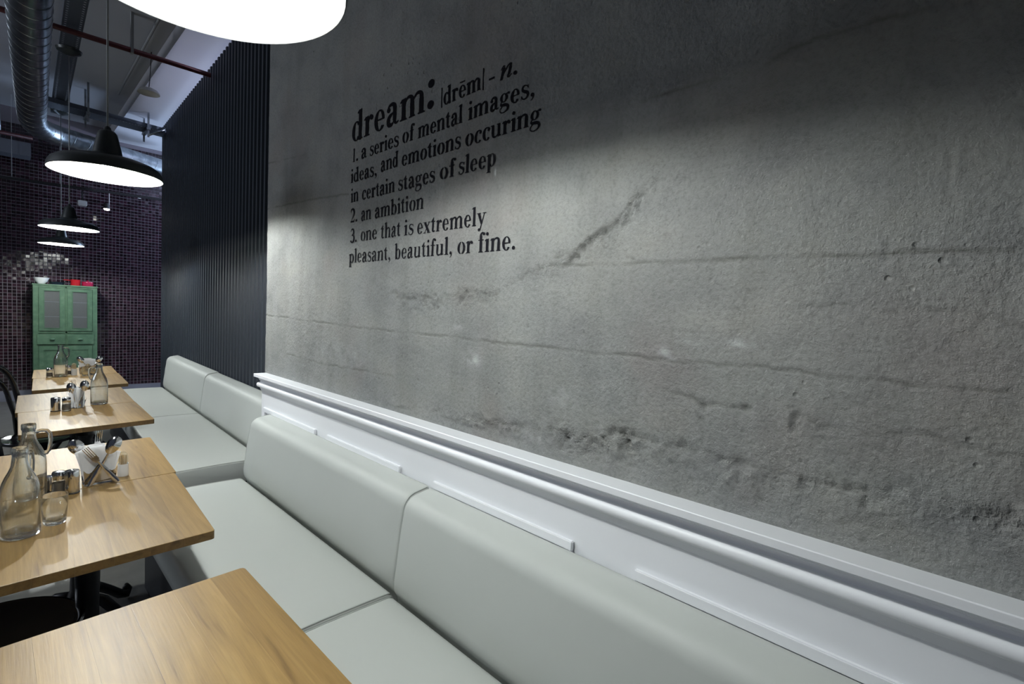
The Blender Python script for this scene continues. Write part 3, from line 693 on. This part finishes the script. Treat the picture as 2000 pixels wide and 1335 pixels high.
# ---------------------------------------------------------------- pendant lamps
def pendant(label, x, y, zr, ztop, power, canopy=None, k=1.0):
    t = thing('pendant_lamp', label, 'lamp', (x, y, zr), 0, 'black enamel pendant lamps over the tables')
    q = lambda P: [(r*k, z*k) for r, z in P]
    out = [(.250,0),(.2525,.003),(.2505,.014),(.246,.032),(.235,.050),(.213,.066),(.178,.079),(.138,.088),(.100,.096),(.076,.104),(.066,.112)]
    inn = [(.066,.106),(.074,.098),(.098,.087),(.136,.083),(.176,.074),(.210,.061),(.231,.046),(.242,.029),(.2465,.012),(.247,.001),(.250,0)]
    sh = obj('lamp_shade', lathe(q(out), 64), M_shade, t, 40)
    obj('shade_lining', lathe(q([(0,.1055),(.060,.1058)]+inn), 64), M_shade_in, sh, 40)
    nk = [(0,.111),(.066,.111),(.063,.130),(.058,.155),(.052,.180),(.047,.205),(.042,.224),(.033,.236),(.018,.242),(.014,.256),(.008,.262),(0,.263)]
    obj('neck', lathe(q(nk), 32), M_shade, t, 35)
    obj('bulb', lathe(q([(0,.040),(.016,.042),(.028,.052),(.033,.067),(.030,.082),(.018,.094),(.016,.104),(0,.1045)]), 24), M_bulb1 if power == 1 else M_bulb2, t, True)
    obj('cord', tube([(0,0,.258*k),(0,0,ztop-zr)], .0045, 8), M_cord, t, True)
    if canopy:
        obj('canopy', lathe([(0,ztop-zr),(.02,ztop-zr),(.085,ztop-zr+.03),(.095,ztop-zr+.05),(0,ztop-zr+.055)], 24), M_shade, t, 35)
pendant('black pendant lamp nearest the viewer, cut off by the top of the frame', .250, 1.075, 2.069, 3.95, 1, None, 1.015)
pendant('large black pendant lamp above the tables, lower left of the nearest one', .377, 3.262, 2.084, 3.675, 2, None, .92)
pendant('smaller looking black pendant lamp, higher of the two far ones', .439, 6.148, 2.084, 3.625, 2, True, .85)
pendant('black pendant lamp furthest away, just above the green cupboard', .512, 8.212, 2.087, 3.625, 2, True, .85)

# ---------------------------------------------------------------- glassware and table things
def carafe(label, x, y, z, rz, s=1.0):
    t = thing('glass_carafe', label, 'bottle', (x, y, z), rz, 'glass carafes with handle on the tables')
    R = .0450*s; Hh = .268*s
    o_ = [(0,.0),(.80*R,.0),(R,.006),(R,.02),(R,.120*s),(R*.99,.136*s),(R*.95,.152*s),(R*.87,.167*s),(R*.74,.182*s),(R*.58,.197*s),(R*.46,.211*s),(R*.40,.225*s),(R*.385,.238*s),(R*.38,.246*s),(R*.43,.250*s),(R*.43,Hh-.004),(R*.40,Hh)]
    i_ = [(R*.35,Hh),(R*.33,.246*s),(R*.345,.226*s),(R*.41,.211*s),(R*.53,.196*s),(R*.69,.181*s),(R*.82,.166*s),(R*.905,.151*s),(R*.95,.135*s),(R*.96,.118*s),(R*.96,.020),(R*.88,.013),(0,.012)]
    body = obj('glass_body', lathe(o_+i_, 40), M_glass, t, 60)
    pts = [(R*.40,.238*s),(R*.72,.243*s),(R*1.02,.241*s),(R*1.20,.230*s),(R*1.24,.210*s),(R*1.20,.188*s),(R*1.12,.172*s),(R*.98,.163*s),(R*.88,.163*s)]
    obj('handle', tube([(a,0,b) for a,b in pts], .0060*s, 10), M_glass, t, True)
    return t
def tumbler(label, x, y, z, s=1.0):
    t = thing('glass_tumbler', label, 'glass', (x, y, z), 0, 'clear glass tumblers')
    o_ = [(0,.0),(.024*s,0),(.0275*s,.004),(.029*s,.012),(.0325*s,.06*s),(.034*s,.090*s),(.0335*s,.0915*s)]
    i_ = [(.0325*s,.0905*s),(.031*s,.060*s),(.0268*s,.020*s),(.022*s,.013*s),(0,.011*s)]
    obj('glass_body', lathe(o_+i_, 36), M_glass, t, 60)
    return t
def chrome_shaker(label, x, y, z, r=.0225, h=.085):
    t = thing('chrome_shaker', label, 'shaker', (x, y, z), 0, 'chrome table shakers')
    obj('chrome_body', lathe([(0,.006),(r,.006),(r,.60*h),(r,h-.006),(r*.93,h-.001),(r*.4,h+.002),(0,h+.002)], 32), M_chrome, t, 50)
    obj('rubber_base', lathe([(0,0),(r*1.04,0),(r*1.04,.006),(0,.006)], 32), M_dark, t, 50)
    return t
def glass_shaker(label, x, y, z, fill=None, r=.021, h=.082):
    t = thing('glass_shaker', label, 'shaker', (x, y, z), 0, 'glass shakers with chrome lids')
    obj('glass_jar', lathe([(0,0),(r*1.02,0),(r*1.05,.005),(r,.03),(r*.9,h*.66),(r*.82,h*.66),(r*.9,.03),(r*.9,.008),(0,.007)], 10), M_glass, t, 30)
    obj('filling', lathe([(0,.009),(r*.86,.009),(r*.86,.042),(0,.044)], 16), fill or M_salt, t, 40)
    obj('lid', lathe([(r*.95,h*.64),(r*.98,h*.66),(r*1.0,h*.9),(r*.85,h*.98),(0,h)], 24), M_chrome, t, 40)
    return t
def pick_holder(label, x, y, z, s=1):
    t = thing('toothpick_holder', label, 'holder', (x, y, z), 0, 'toothpick holders')
    obj('china_cup', lathe([(0,0),(.0175*s,0),(.0185*s,.003),(.0185*s,.050*s),(.0165*s,.050*s),(.016*s,.006),(0,.006)], 28), M_china, t, 50)
    b = bmesh.new()
    for k in range(34):
        a = random.uniform(0, 2*PI); rr = .0125*s*math.sqrt(random.uniform(0,1)); tx = random.uniform(-.001,.001)
        px, py = rr*math.cos(a), rr*math.sin(a)
        tube([(px,py,.008),(px+tx,py+tx,.084*s)],[.0011,.0007],4,b)
    obj('toothpick', b, M_pick, t)['kind'] = 'stuff'
    obj('clear_dome', lathe([(.0172*s,.051*s),(.0172*s,.078*s),(.0150*s,.090*s),(.009*s,.0965*s),(0,.098*s),(0,.0968*s),(.0085*s,.0952*s),(.0142*s,.089*s),(.0162*s,.078*s),(.0162*s,.051*s)], 28), M_thin, t, 60)
    return t
def cutlery(kind, label, loc, tilt, rz, lean=0, L=.185, group='spoons and forks in the napkin stands'):
    """length along local z, head at the top; tilt in the napkin plane (rotation about local y)"""
    t = thing(kind, label, kind, loc, 0, group)
    b = bmesh.new()
    # handle as a flattened tapering bar, x across, y thickness
    st = [(0,.0065,.0012),(.015,.0095,.0011),(.05,.0075,.0011),(.09,.0042,.0014),(.115,.0030,.0017),(L-.062,.0030,.0018),(L-.054,.0042,.0016)]
    ringsb = []
    for z_, w_, d_ in st:
        w_ /= 1; ringsb.append([b.verts.new((w_*cx_, d_*cy_+.006*math.sin(PI*z_/L), z_)) for cx_, cy_ in ((-1,0),(-.6,-1),(.6,-1),(1,0),(.6,1),(-.6,1))])
    for a_, c_ in zip(ringsb, ringsb[1:]):
        for k in range(6): b.faces.new((a_[k], a_[(k+1)%6], c_[(k+1)%6], c_[k]))
    b.faces.new(ringsb[0][::-1]); b.faces.new(ringsb[-1])
    if kind == 'spoon':
        nU, nV = 8, 16; grid = []
        for side in (0, 1):
            c0 = b.verts.new((0, -.007-.0012*side, L-.026)); prev = None
            for i in range(1, nU+1):
                f_ = i/nU; rg = []
                for k in range(nV):
                    a_ = 2*PI*k/nV; ex = .0235*f_*math.sin(a_)*(1+.12*math.cos(a_)); ez = .036*f_*math.cos(a_)
                    rg.append(b.verts.new((ex, -.007*(1-f_*f_)-.0012*side*(1-f_**6)+.003, L-.028+ez)))
                if prev is None:
                    for k in range(nV): b.faces.new((c0, rg[k], rg[(k+1)%nV]))
                else:
                    for k in range(nV): b.faces.new((prev[k], prev[(k+1)%nV], rg[(k+1)%nV], rg[k]))
                prev = rg
    else:
        box(b, -.0105, .0105, .001, .0032, L-.056, L-.040)
        box(b, -.0075, .0075, .001, .0032, L-.064, L-.056)
        for k in range(4):
            x_ = -.0105+k*.0062; box(b, x_, x_+.0028, -.0008, .0016, L-.041, L+.004)
    bmesh.ops.recalc_face_normals(b, faces=b.faces)
    obj('steel_'+kind, b, M_chrome, t, 40)
    t.rotation_mode = 'XYZ'
    m = Matrix.Rotation(rz, 4, 'Z') @ Matrix.Rotation(tilt, 4, 'Y') @ Matrix.Rotation(lean, 4, 'X')
    t.rotation_euler = m.to_euler()
    return t
def napkin_stand(label, x, y, z, rz, s=1.0, tall=1.0):
    t = thing('napkin_stand', label, 'napkins', (x, y, z), rz, 'napkin stands with cutlery')
    b = bmesh.new()
    for sgn in (-1, 1):      # curved sheet metal sides
        n = 12; fr = []; w = .045*s
        for k in range(n+1):
            u = -1+2*k/n; xx = w*u; zt = (.062+.016*math.cos(u*PI*1.5))*s; yy = sgn*(.016+.006*u*u)*s
            fr.append([(xx, yy, .002), (xx*1.03, yy*1.15, zt*.5), (xx*1.1, yy*1.5, zt)])
        for th_ in (0, .0012):
            g_ = [[b.verts.new((a, c+sgn*th_, d)) for a, c, d in col] for col in fr]
            for p, q in zip(g_, g_[1:]):
                for i in range(2): b.faces.new((p[i], p[i+1], q[i+1], q[i]))
    box(b, -.046*s, .046*s, -.026*s, .026*s, 0, .003)
    bmesh.ops.recalc_face_normals(b, faces=b.faces)
    obj('chrome_stand', b, M_chrome, t, 40)
    for k in range(7):       # folded napkins fanned out
        yy = (-.015+.005*k)*s; rot = random.uniform(-.16,.16)+(.10 if k % 2 else -.08); W2 = .041*s*random.uniform(.94,1.06); H2 = (.112+random.uniform(-.014,.012))*s*tall
        b = bmesh.new(); n = 8; gr = []
        for i in range(n+1):
            row = []
            for j in range(n+1):
                u = -1+2*i/n; v = j/n; xx = W2*u*(1-.08*(1-v)); zz = .006+H2*v*(1-.05*abs(u))
                wv = .0035*math.sin(u*4+k)*v+.003*math.sin(v*5+k*2)*u + .004*(v**2)*(k-3)/3
                rx = xx*math.cos(rot)+ (zz-.006)*math.sin(rot); rz_ = .006+abs(xx)*0 + (zz-.006)*math.cos(rot) - xx*math.sin(rot)*.9
                row.append((rx, yy+wv, max(rz_, .005)))
            gr.append(row)
        for off in (0, .0022):
            vv = [[b.verts.new((a, c+off, d)) for a, c, d in r_] for r_ in gr]
            for i in range(n):
                for j in range(n): b.faces.new((vv[i][j], vv[i+1][j], vv[i+1][j+1], vv[i][j+1]) if off else (vv[i][j], vv[i][j+1], vv[i+1][j+1], vv[i+1][j]))
        obj('paper_napkin', b, M_napkin, t, 50)
    return t
Z = .7502
# second table pair
carafe('clear glass carafe in front, beside the tumbler at the left edge', .034, 2.045, Z, math.radians(60), 1.0)
carafe('clear glass carafe half hidden behind the front one, handle to the right', .062, 2.375, Z, math.radians(-12), 1.02)
tumbler('empty glass tumbler beside the front carafe', .112, 2.098, Z, 1.0)
chrome_shaker('round chrome shaker between the glass shaker and the napkin stand', .1755, 2.392, Z, .0215, .085)
glass_shaker('glass shaker with domed chrome lid behind the tumbler', .1405, 2.412, Z, None, .0205, .083)
chrome_shaker('low chrome shaker half hidden behind the tumbler, left of the glass shaker', .104, 2.452, Z, .0215, .060)
pick_holder('white toothpick holder with clear dome, right of the napkin stand', .3405, 2.512, Z)
nx, ny = .2600, 2.468
napkin_stand('napkin stand with white napkins and crossed cutlery, nearest one', nx, ny, Z, math.radians(4), 1.05, 1.12)
cutlery('spoon', 'steel spoon leaning right in the nearest napkin stand', (.2270,2.426,Z+.004), math.radians(27), 0, math.radians(-3), .190)
cutlery('fork', 'steel fork crossing in front of the nearest napkins', (.3120,2.418,Z+.006), math.radians(-34), 0, math.radians(-4), .170)
cutlery('spoon', 'steel spoon leaning left out of the nearest napkin stand', (.2800,2.500,Z+.004), math.radians(-31), math.radians(6), math.radians(2), .190)
cutlery('fork', 'steel fork standing upright behind the nearest napkins', (.2500,2.506,Z+.004), math.radians(5), math.radians(8), math.radians(-2), .188)
# middle table
carafe('clear glass carafe on the middle table, right of its napkin stand', .456, 4.315, Z, math.radians(150), 1.03)
chrome_shaker('chrome shaker alone at the left on the middle table', .2300, 4.172, Z, .0235, .086)
glass_shaker('glass shaker with chrome lid beside the chrome one on the middle table', .2790, 4.150, Z, None, .0225, .088)
napkin_stand('napkin stand with tall narrow napkins on the middle table', .338, 4.240, Z, math.radians(62), .92, 1.15)
cutlery('spoon', 'steel spoon leaning left on the middle table', (.338,4.215,Z+.004), math.radians(-13), 0, 0, .160)
cutlery('spoon', 'steel spoon leaning right on the middle table', (.3620,4.215,Z+.004), math.radians(4), 0, 0, .168)
cutlery('fork', 'steel fork behind the napkins on the middle table', (.345,4.285,Z+.004), math.radians(-8), 0, 0, .172)
# far table
carafe('clear glass carafe with handle before the green cupboard', .364, 5.972, Z, math.radians(-18), 1.05)
glass_shaker('glass shaker left of the furthest carafe', .289, 5.925, Z, None, .0225, .088)
glass_shaker('glass shaker right behind the furthest carafe', .421, 6.030, Z, None, .0215, .092)
pick_holder('white toothpick holder before the green cupboard', .458, 6.020, Z, 1.15)
tumbler('glass tumbler before the furthest napkins', .530, 5.925, Z, .92)
tumbler('glass tumbler beside the furthest napkins, behind the middle carafe', .590, 5.975, Z, .92)
napkin_stand('napkin stand with square white napkins on the far table', .560, 6.105, Z, 0, 1.25, 1.0)
cutlery('spoon', 'steel spoon leaning left on the far table', (.600,6.055,Z+.004), math.radians(-35), 0, 0, .19)
cutlery('spoon', 'steel spoon leaning right on the far table', (.560,6.050,Z+.004), math.radians(30), 0, 0, .185)

# ---------------------------------------------------------------- bentwood chairs
def chair(label, x, y, rz, zb=.92):
    t = thing('bentwood_chair', label, 'chair', (x, y, 0), rz, 'black bentwood chairs')
    # local: faces +x, back at -x
    obj('seat', lathe([(0,.440),(.190,.440),(.203,.446),(.205,.456),(.200,.464),(.185,.463),(.170,.455),(0,.452)], 40), M_black, t, 50)
    obj('seat_ring', lathe([(.206,.446),(.212,.450),(.212,.460),(.206,.464)], 40), M_black, t, 50)
    hoop = [(-.250,-.185,0.0),(-.215,-.180,.25),(-.185,-.178,.45),(-.215,-.190,.60),(-.245,-.185,.74)]
    top = [(-.245-.03*math.sin(a), -.185*math.cos(a), .74+(zb-.74)*math.sin(a)) for a in [PI*k/12 for k in range(1,12)]]
    path = hoop + top + [(a,-b,c) for a,b,c in hoop[::-1]]
    obj('back_hoop', tube(path, .0185, 10), M_black, t, True)
    inner = [(-.185,-.10,.45),(-.210,-.115,.60),(-.235,-.105,.70)] + [(-.237-.02*math.sin(a), -.105*math.cos(a), .70+(zb-.80)*math.sin(a)) for a in [PI*k/10 for k in range(1,10)]] + [(-.235,.105,.70),(-.210,.115,.60),(-.185,.10,.45)]
    obj('inner_hoop', tube(inner, .0150, 8), M_black, t, True)
    for s in (-1, 1):
        obj('leg', tube([(.135,s*.135,.445),(.150,s*.150,.25),(.185,s*.175,0)], [.016,.014,.011], 8), M_black, t, True)
    obj('leg_ring', tube([(.145*math.cos(a)-.01, .145*math.sin(a), .24) for a in [2*PI*k/24 for k in range(24)]], .009, 8, closed=True), M_black, t, True)
    return t
chair('black bentwood chair tucked under the table with the tumbler, only its round seat showing', -.03, 2.06, math.radians(8))
chair('black bentwood chair at the middle table, nearer of the two at the left edge', .065, 4.18, math.radians(-28), .945)
chair('black bentwood chair at the left edge, further of the two, hoop back highest', .165, 4.82, math.radians(-35), .965)

# ---------------------------------------------------------------- green cupboard and the pots on it
cb = thing('green_cupboard', 'old green painted cupboard with gauze doors and two drawers, by the tiled wall', 'cupboard', (.62, 9.2, 0))
CW, CT, CD = .331, 1.618, .38
obj('carcass', boxes((-CW,CW,.012,CD,.06,CT-.02)), M_green, cb)
obj('cupboard_top', boxes((-CW-.008,CW+.008,-.012,CD,CT-.02,CT), bevel=.003), M_green, cb)
obj('face_frame', boxes((-CW,-CW+.052,0,.012,.06,CT-.02),(CW-.052,CW,0,.012,.06,CT-.02),(-.010,.010,0,.012,.06,CT-.02),(-CW+.052,CW-.052,0,.012,.955,.985),(-CW+.052,CW-.052,0,.012,.79,.80),(-CW+.052,CW-.052,0,.012,CT-.045,CT-.02),(-CW+.052,CW-.052,0,.012,.06,.12)), M_green, cb)
for s in (-1, 1):
    x0, x1 = (-CW+.056, -.013) if s < 0 else (.013, CW-.056)
    st = .056
    d = obj('gauze_door', boxes((x0,x0+st,-.014,0,.988,CT-.05),(x1-st,x1,-.014,0,.988,CT-.05),(x0+st,x1-st,-.014,0,.988,1.03),(x0+st,x1-st,-.014,0,CT-.09,CT-.05), bevel=.0015), M_green, cb)
    obj('gauze', boxes((x0+st,x1-st,-.006,-.003,1.03,CT-.09)), M_mesh, d)
    obj('door_moulding', boxes((x0+st-.008,x0+st,-.020,-.014,1.022,CT-.082),(x1-st,x1-st+.008,-.020,-.014,1.022,CT-.082),(x0+st,x1-st,-.020,-.014,1.022,1.03),(x0+st,x1-st,-.020,-.014,CT-.09,CT-.082)), M_green2, d)
    for zz in (1.18,1.38): obj('shelf_edge', boxes((x0+st,x1-st,-.0075,-.006,zz,zz+.005)), M_greyboard, d)
    dr = obj('drawer', boxes((x0-.02 if s < 0 else x0,x1 if s < 0 else x1+.02,-.020,0,.805,.945), bevel=.002), M_green, cb)
    b = lathe([(0,0),(.018,0),(.024,.012),(.018,.022),(0,.026)], 16); bmesh.ops.rotate(b, verts=b.verts, cent=(0,0,0), matrix=Matrix.Rotation(PI/2,3,'X'))
    bmesh.ops.scale(b, vec=(1.1,1,.62), verts=b.verts); bmesh.ops.translate(b, verts=b.verts, vec=((x0+x1)/2,-.020,.872))
    obj('drawer_knob', b, M_green, dr, True)
    ld = obj('panel_door', boxes((x0,x0+.045,-.012,0,.12,.785),(x1-.045,x1,-.012,0,.12,.785),(x0+.045,x1-.045,-.012,0,.12,.18),(x0+.045,x1-.045,-.012,0,.725,.785),(x0+.045,x1-.045,-.004,0,.18,.725), bevel=.001), M_green, cb)
obj('leg', boxes((-CW,-CW+.05,.0,.05,0,.06)), M_green, cb); obj('leg', boxes((CW-.05,CW,.0,.05,0,.06)), M_green, cb)
obj('leg', boxes((-CW,-CW+.05,CD-.05,CD,0,.06)), M_green, cb); obj('leg', boxes((CW-.05,CW,CD-.05,CD,0,.06)), M_green, cb)
t = thing('mixing_bowl', 'white bowl at the left end of the cupboard top', 'bowl', (.377, 9.34, CT))
obj('bowl_body', lathe([(0,0),(.035,0),(.040,.008),(.066,.040),(.082,.082),(.085,.086),(.080,.084),(.062,.042),(.034,.014),(0,.012)], 32), M_china, t, 50)
t = thing('frying_pan', 'dark blue enamel pan between the white bowl and the red pot', 'pan', (.535, 9.34, CT))
obj('pan_body', lathe([(0,0),(.070,0),(.084,.036),(.087,.038),(.080,.034),(.066,.006),(0,.006)], 32), M_pan, t, 50)
obj('handle', tube([(0,.08,.032),(0,.12,.040),(.01,.155,.044)], [.008,.009,.007], 8), M_pan, t, True)
t = thing('red_saucepan', 'bright red enamel saucepan on the cupboard', 'pot', (.727, 9.33, CT))
obj('pot_body', lathe([(0,0),(.048,0),(.054,.01),(.052,.08),(.055,.084),(.050,.082),(.048,.012),(0,.01)], 32), M_pot_red, t, 50)
obj('handle', tube([(-.05,0,.070),(-.085,0,.072),(-.125,.01,.074)], .006, 8), M_pot_red, t, True)
t = thing('crimson_casserole', 'dark crimson lidded pot at the right end of the cupboard top', 'pot', (.857, 9.33, CT))
obj('pot_body', lathe([(0,0),(.058,0),(.064,.01),(.064,.052),(0,.052)], 32), M_pot_pink, t, 50)
ld = obj('lid', lathe([(.066,.052),(.064,.060),(.030,.068),(.010,.070),(.010,.076),(.014,.082),(0,.084)], 32), M_pot_pink, t, 50)

# ---------------------------------------------------------------- ceiling services
def spiral_duct(name, label, path, r, group=None, pitch=.17):
    t = thing(name, label, 'duct', path[0], 0, group)
    P = [Vector(p)-Vector(path[0]) for p in path]
    # resample
    S = [P[0]]; 
    for a, b in zip(P, P[1:]):
        n = max(1, int((b-a).length/.05)); S += [a+(b-a)*k/n for k in range(1, n+1)]
    obj('duct_pipe', tube(S, r, 28), M_steel, t, 50)
    # raised spiral seam
    sp_ = []; acc = 0; up = None
    for i, (a, b) in enumerate(zip(S, S[1:])):
        tdir = (b-a).normalized(); u0 = Vector((0,0,1)); s0 = tdir.cross(u0).normalized(); u1 = s0.cross(tdir)
        m = 8
        for k in range(m):
            q = a+(b-a)*k/m; an = acc/pitch*2*PI; sp_.append(q+(s0*math.cos(an)+u1*math.sin(an))*(r+.0008)); acc += (b-a).length/m
    obj('spiral_seam', tube(sp_, .0028, 5), M_steel, t, True)
    return t
zc = 3.47
bend = bez([(.245,7.75),(.265,8.35),(.29,8.55),(.72,8.72)], 10)
spiral_duct('spiral_duct', 'big shiny spiral duct under the ceiling, bending right before the tiled wall', [(.06,2.2,zc),(.10,3.6,zc),(.15,5.0,zc),(.245,7.75,zc)] + [(a,b,zc) for a,b in bend[1:]] + [(1.9,9.25,zc-.03)], .122)
def tray(name, label, p0, p1, w, n):
    """perforated cable tray between two points"""
    a, b = Vector(p0), Vector(p1); L = (b-a).length; ang = math.atan2((b-a).y, (b-a).x)
    t = thing(name, label, 'cable tray', p0, ang, 'perforated cable trays')
    bmx = bmesh.new(); 
    # bottom as a ladder of strips with open slots
    k = 0; step = L/n; 
    box(bmx, 0, L, -w/2, -w/2+.012, 0, .002); box(bmx, 0, L, w/2-.012, w/2, 0, .002); box(bmx, 0, L, -w/2+.026, w/2-.026, 0, .002)
    for i in range(n+1):
        for sg in (-1, 1): box(bmx, min(i*step, L-.01), min(i*step+step*.65, L), min(sg*(w/2-.027), sg*(w/2-.011)), max(sg*(w/2-.027), sg*(w/2-.011)), .0002, .0018)
    obj('slotted_bottom', bmx, M_tray, t)
    obj('side_rail', boxes((0,L,-w/2-.002,-w/2,0,.05)), M_tray, t); obj('side_rail', boxes((0,L,w/2,w/2+.002,0,.05)), M_tray, t)
    return t
tray('cable_tray', 'grey perforated cable tray running beside the big duct', (.355,3.0,3.68), (.497,8.4,3.68), .13, 126)
tray('cable_tray', 'grey perforated cable tray crossing the ceiling near the end of the slats', (.30,7.85,3.62), (1.62,7.98,3.62), .26, 44)
for (x, y) in ((1.30,7.93),(.72,7.89)):
    t = thing('tray_hanger', 'steel strut hanger holding the crossing cable tray, %s one' % ('right' if x > 1 else 'left'), 'bracket', (x, y, 3.0))
    top_ = .80 if x > 1.12 else .95
    obj('hanger_rod', boxes((-.010,.010,-.148,-.132,.50,top_)), M_steel, t); obj('hanger_rod', boxes((-.010,.010,.132,.148,.50,top_)), M_steel, t)
    obj('cross_bar', boxes((-.02,.02,-.16,.16,.585,.615)), M_steel, t)
    if x > 1: obj('diagonal_brace', tube([(.0,-.14,.52),(.26,-.14,.70)], .012, 6), M_steel, t, True)
t = thing('sprinkler_pipe', 'dark red pipe crossing the ceiling in front of the slats', 'pipe', (-1.5, 5.68, 3.63))
obj('pipe_run', tube([(0,0,0),(2.91,-.13,0)], .022, 12), M_red, t, True)
obj('pipe_clip', boxes((2.30,2.32,-.13,-.08,-.026,.32)), M_cord, t)
t = thing('sprinkler_pipe', 'dark red pipe at the upper left before the tiled wall', 'pipe', (-1.5, 8.92, 3.44))
obj('pipe_run', tube([(0,0,0),(1.79,0,0)], .022, 12), M_red, t, True)
t = thing('ceiling_conduit', 'thin grey conduit running along the ceiling left of the pale soffit', 'pipe', (.985, 5.4, 3.93))
obj('pipe_run', tube([(0,0,0),(.02,2.4,0)], .012, 8), M_cord, t, True)
t = thing('ventilation_box', 'flat grey casing hanging at the upper left before the tiled wall', 'casing', (-1.2, 9.07, 3.235))
obj('casing_body', boxes((0,1.478,0,.26,0,.17), bevel=.004), M_greyboard, t)
for xx in (.2, 1.2): obj('hanger_rod', tube([(xx,.15,.165),(xx,.15,.715)], .006, 6), M_steel, t, True)
t = thing('lighting_track', 'long black lighting track hanging across the tiled wall', 'track', (-1.2, 9.0, 2.865))
obj('track_rail', loft([(0,0),(.035,0),(.035,.034),(0,.034)], [(0,0),(2.92,0)], fy=lambda x,y,z:(y, x, z+.025*y)), M_dark, t)
for xx in (.3, 1.3, 1.75): obj('hanger_wire', tube([(xx,.017,.034+.025*xx),(xx,.017,1.083)], .003, 6), M_cord, t)
t = thing('spotlight', 'small lit spotlight hanging from the black track', 'spotlight', (1.03, 9.0, 2.68))
obj('arm', boxes((.026,.034,-.008,.008,.0,.24)), M_plastic, t)
obj('spot_body', lathe([(0,.02),(.030,.02),(.034,.07),(.026,.10),(0,.105)], 20), M_dark, t, 40)
obj('lens', lathe([(0,.0),(.020,.004),(.033,.018),(.033,.022),(0,.022)], 20), M_spotface, t, True)
t = thing('white_control_box', 'small white box hanging from the black track', 'box', (.775, 9.0, 2.695))
obj('box_body', boxes((-.048,.048,-.03,.03,0,.072), bevel=.008), M_plastic, t, 40)
obj('stem', tube([(0,0,.072),(0,.01,.205)], .008, 8), M_dark, t, True)
t = thing('ceiling_lampshade', 'small pale shade hanging on a wire near the slats', 'lamp', (1.05, 6.28, 3.535))
obj('pale_shade', lathe([(.095,0),(.094,.010),(.075,.035),(.040,.052),(0,.058)], 32), M_milk, t, 40)
obj('wire', tube([(0,0,.056),(0.01,0,.16),(.02,0,.414)], .004, 6), M_dark, t, True)
t = thing('wall_sensor', 'tiny pale square sensor on the tiles near the slats', 'sensor', (1.49, 9.585, 3.03))
obj('sensor_body', boxes((-.02,.02,-.012,.012,-.02,.02), bevel=.003), M_plastic, t)
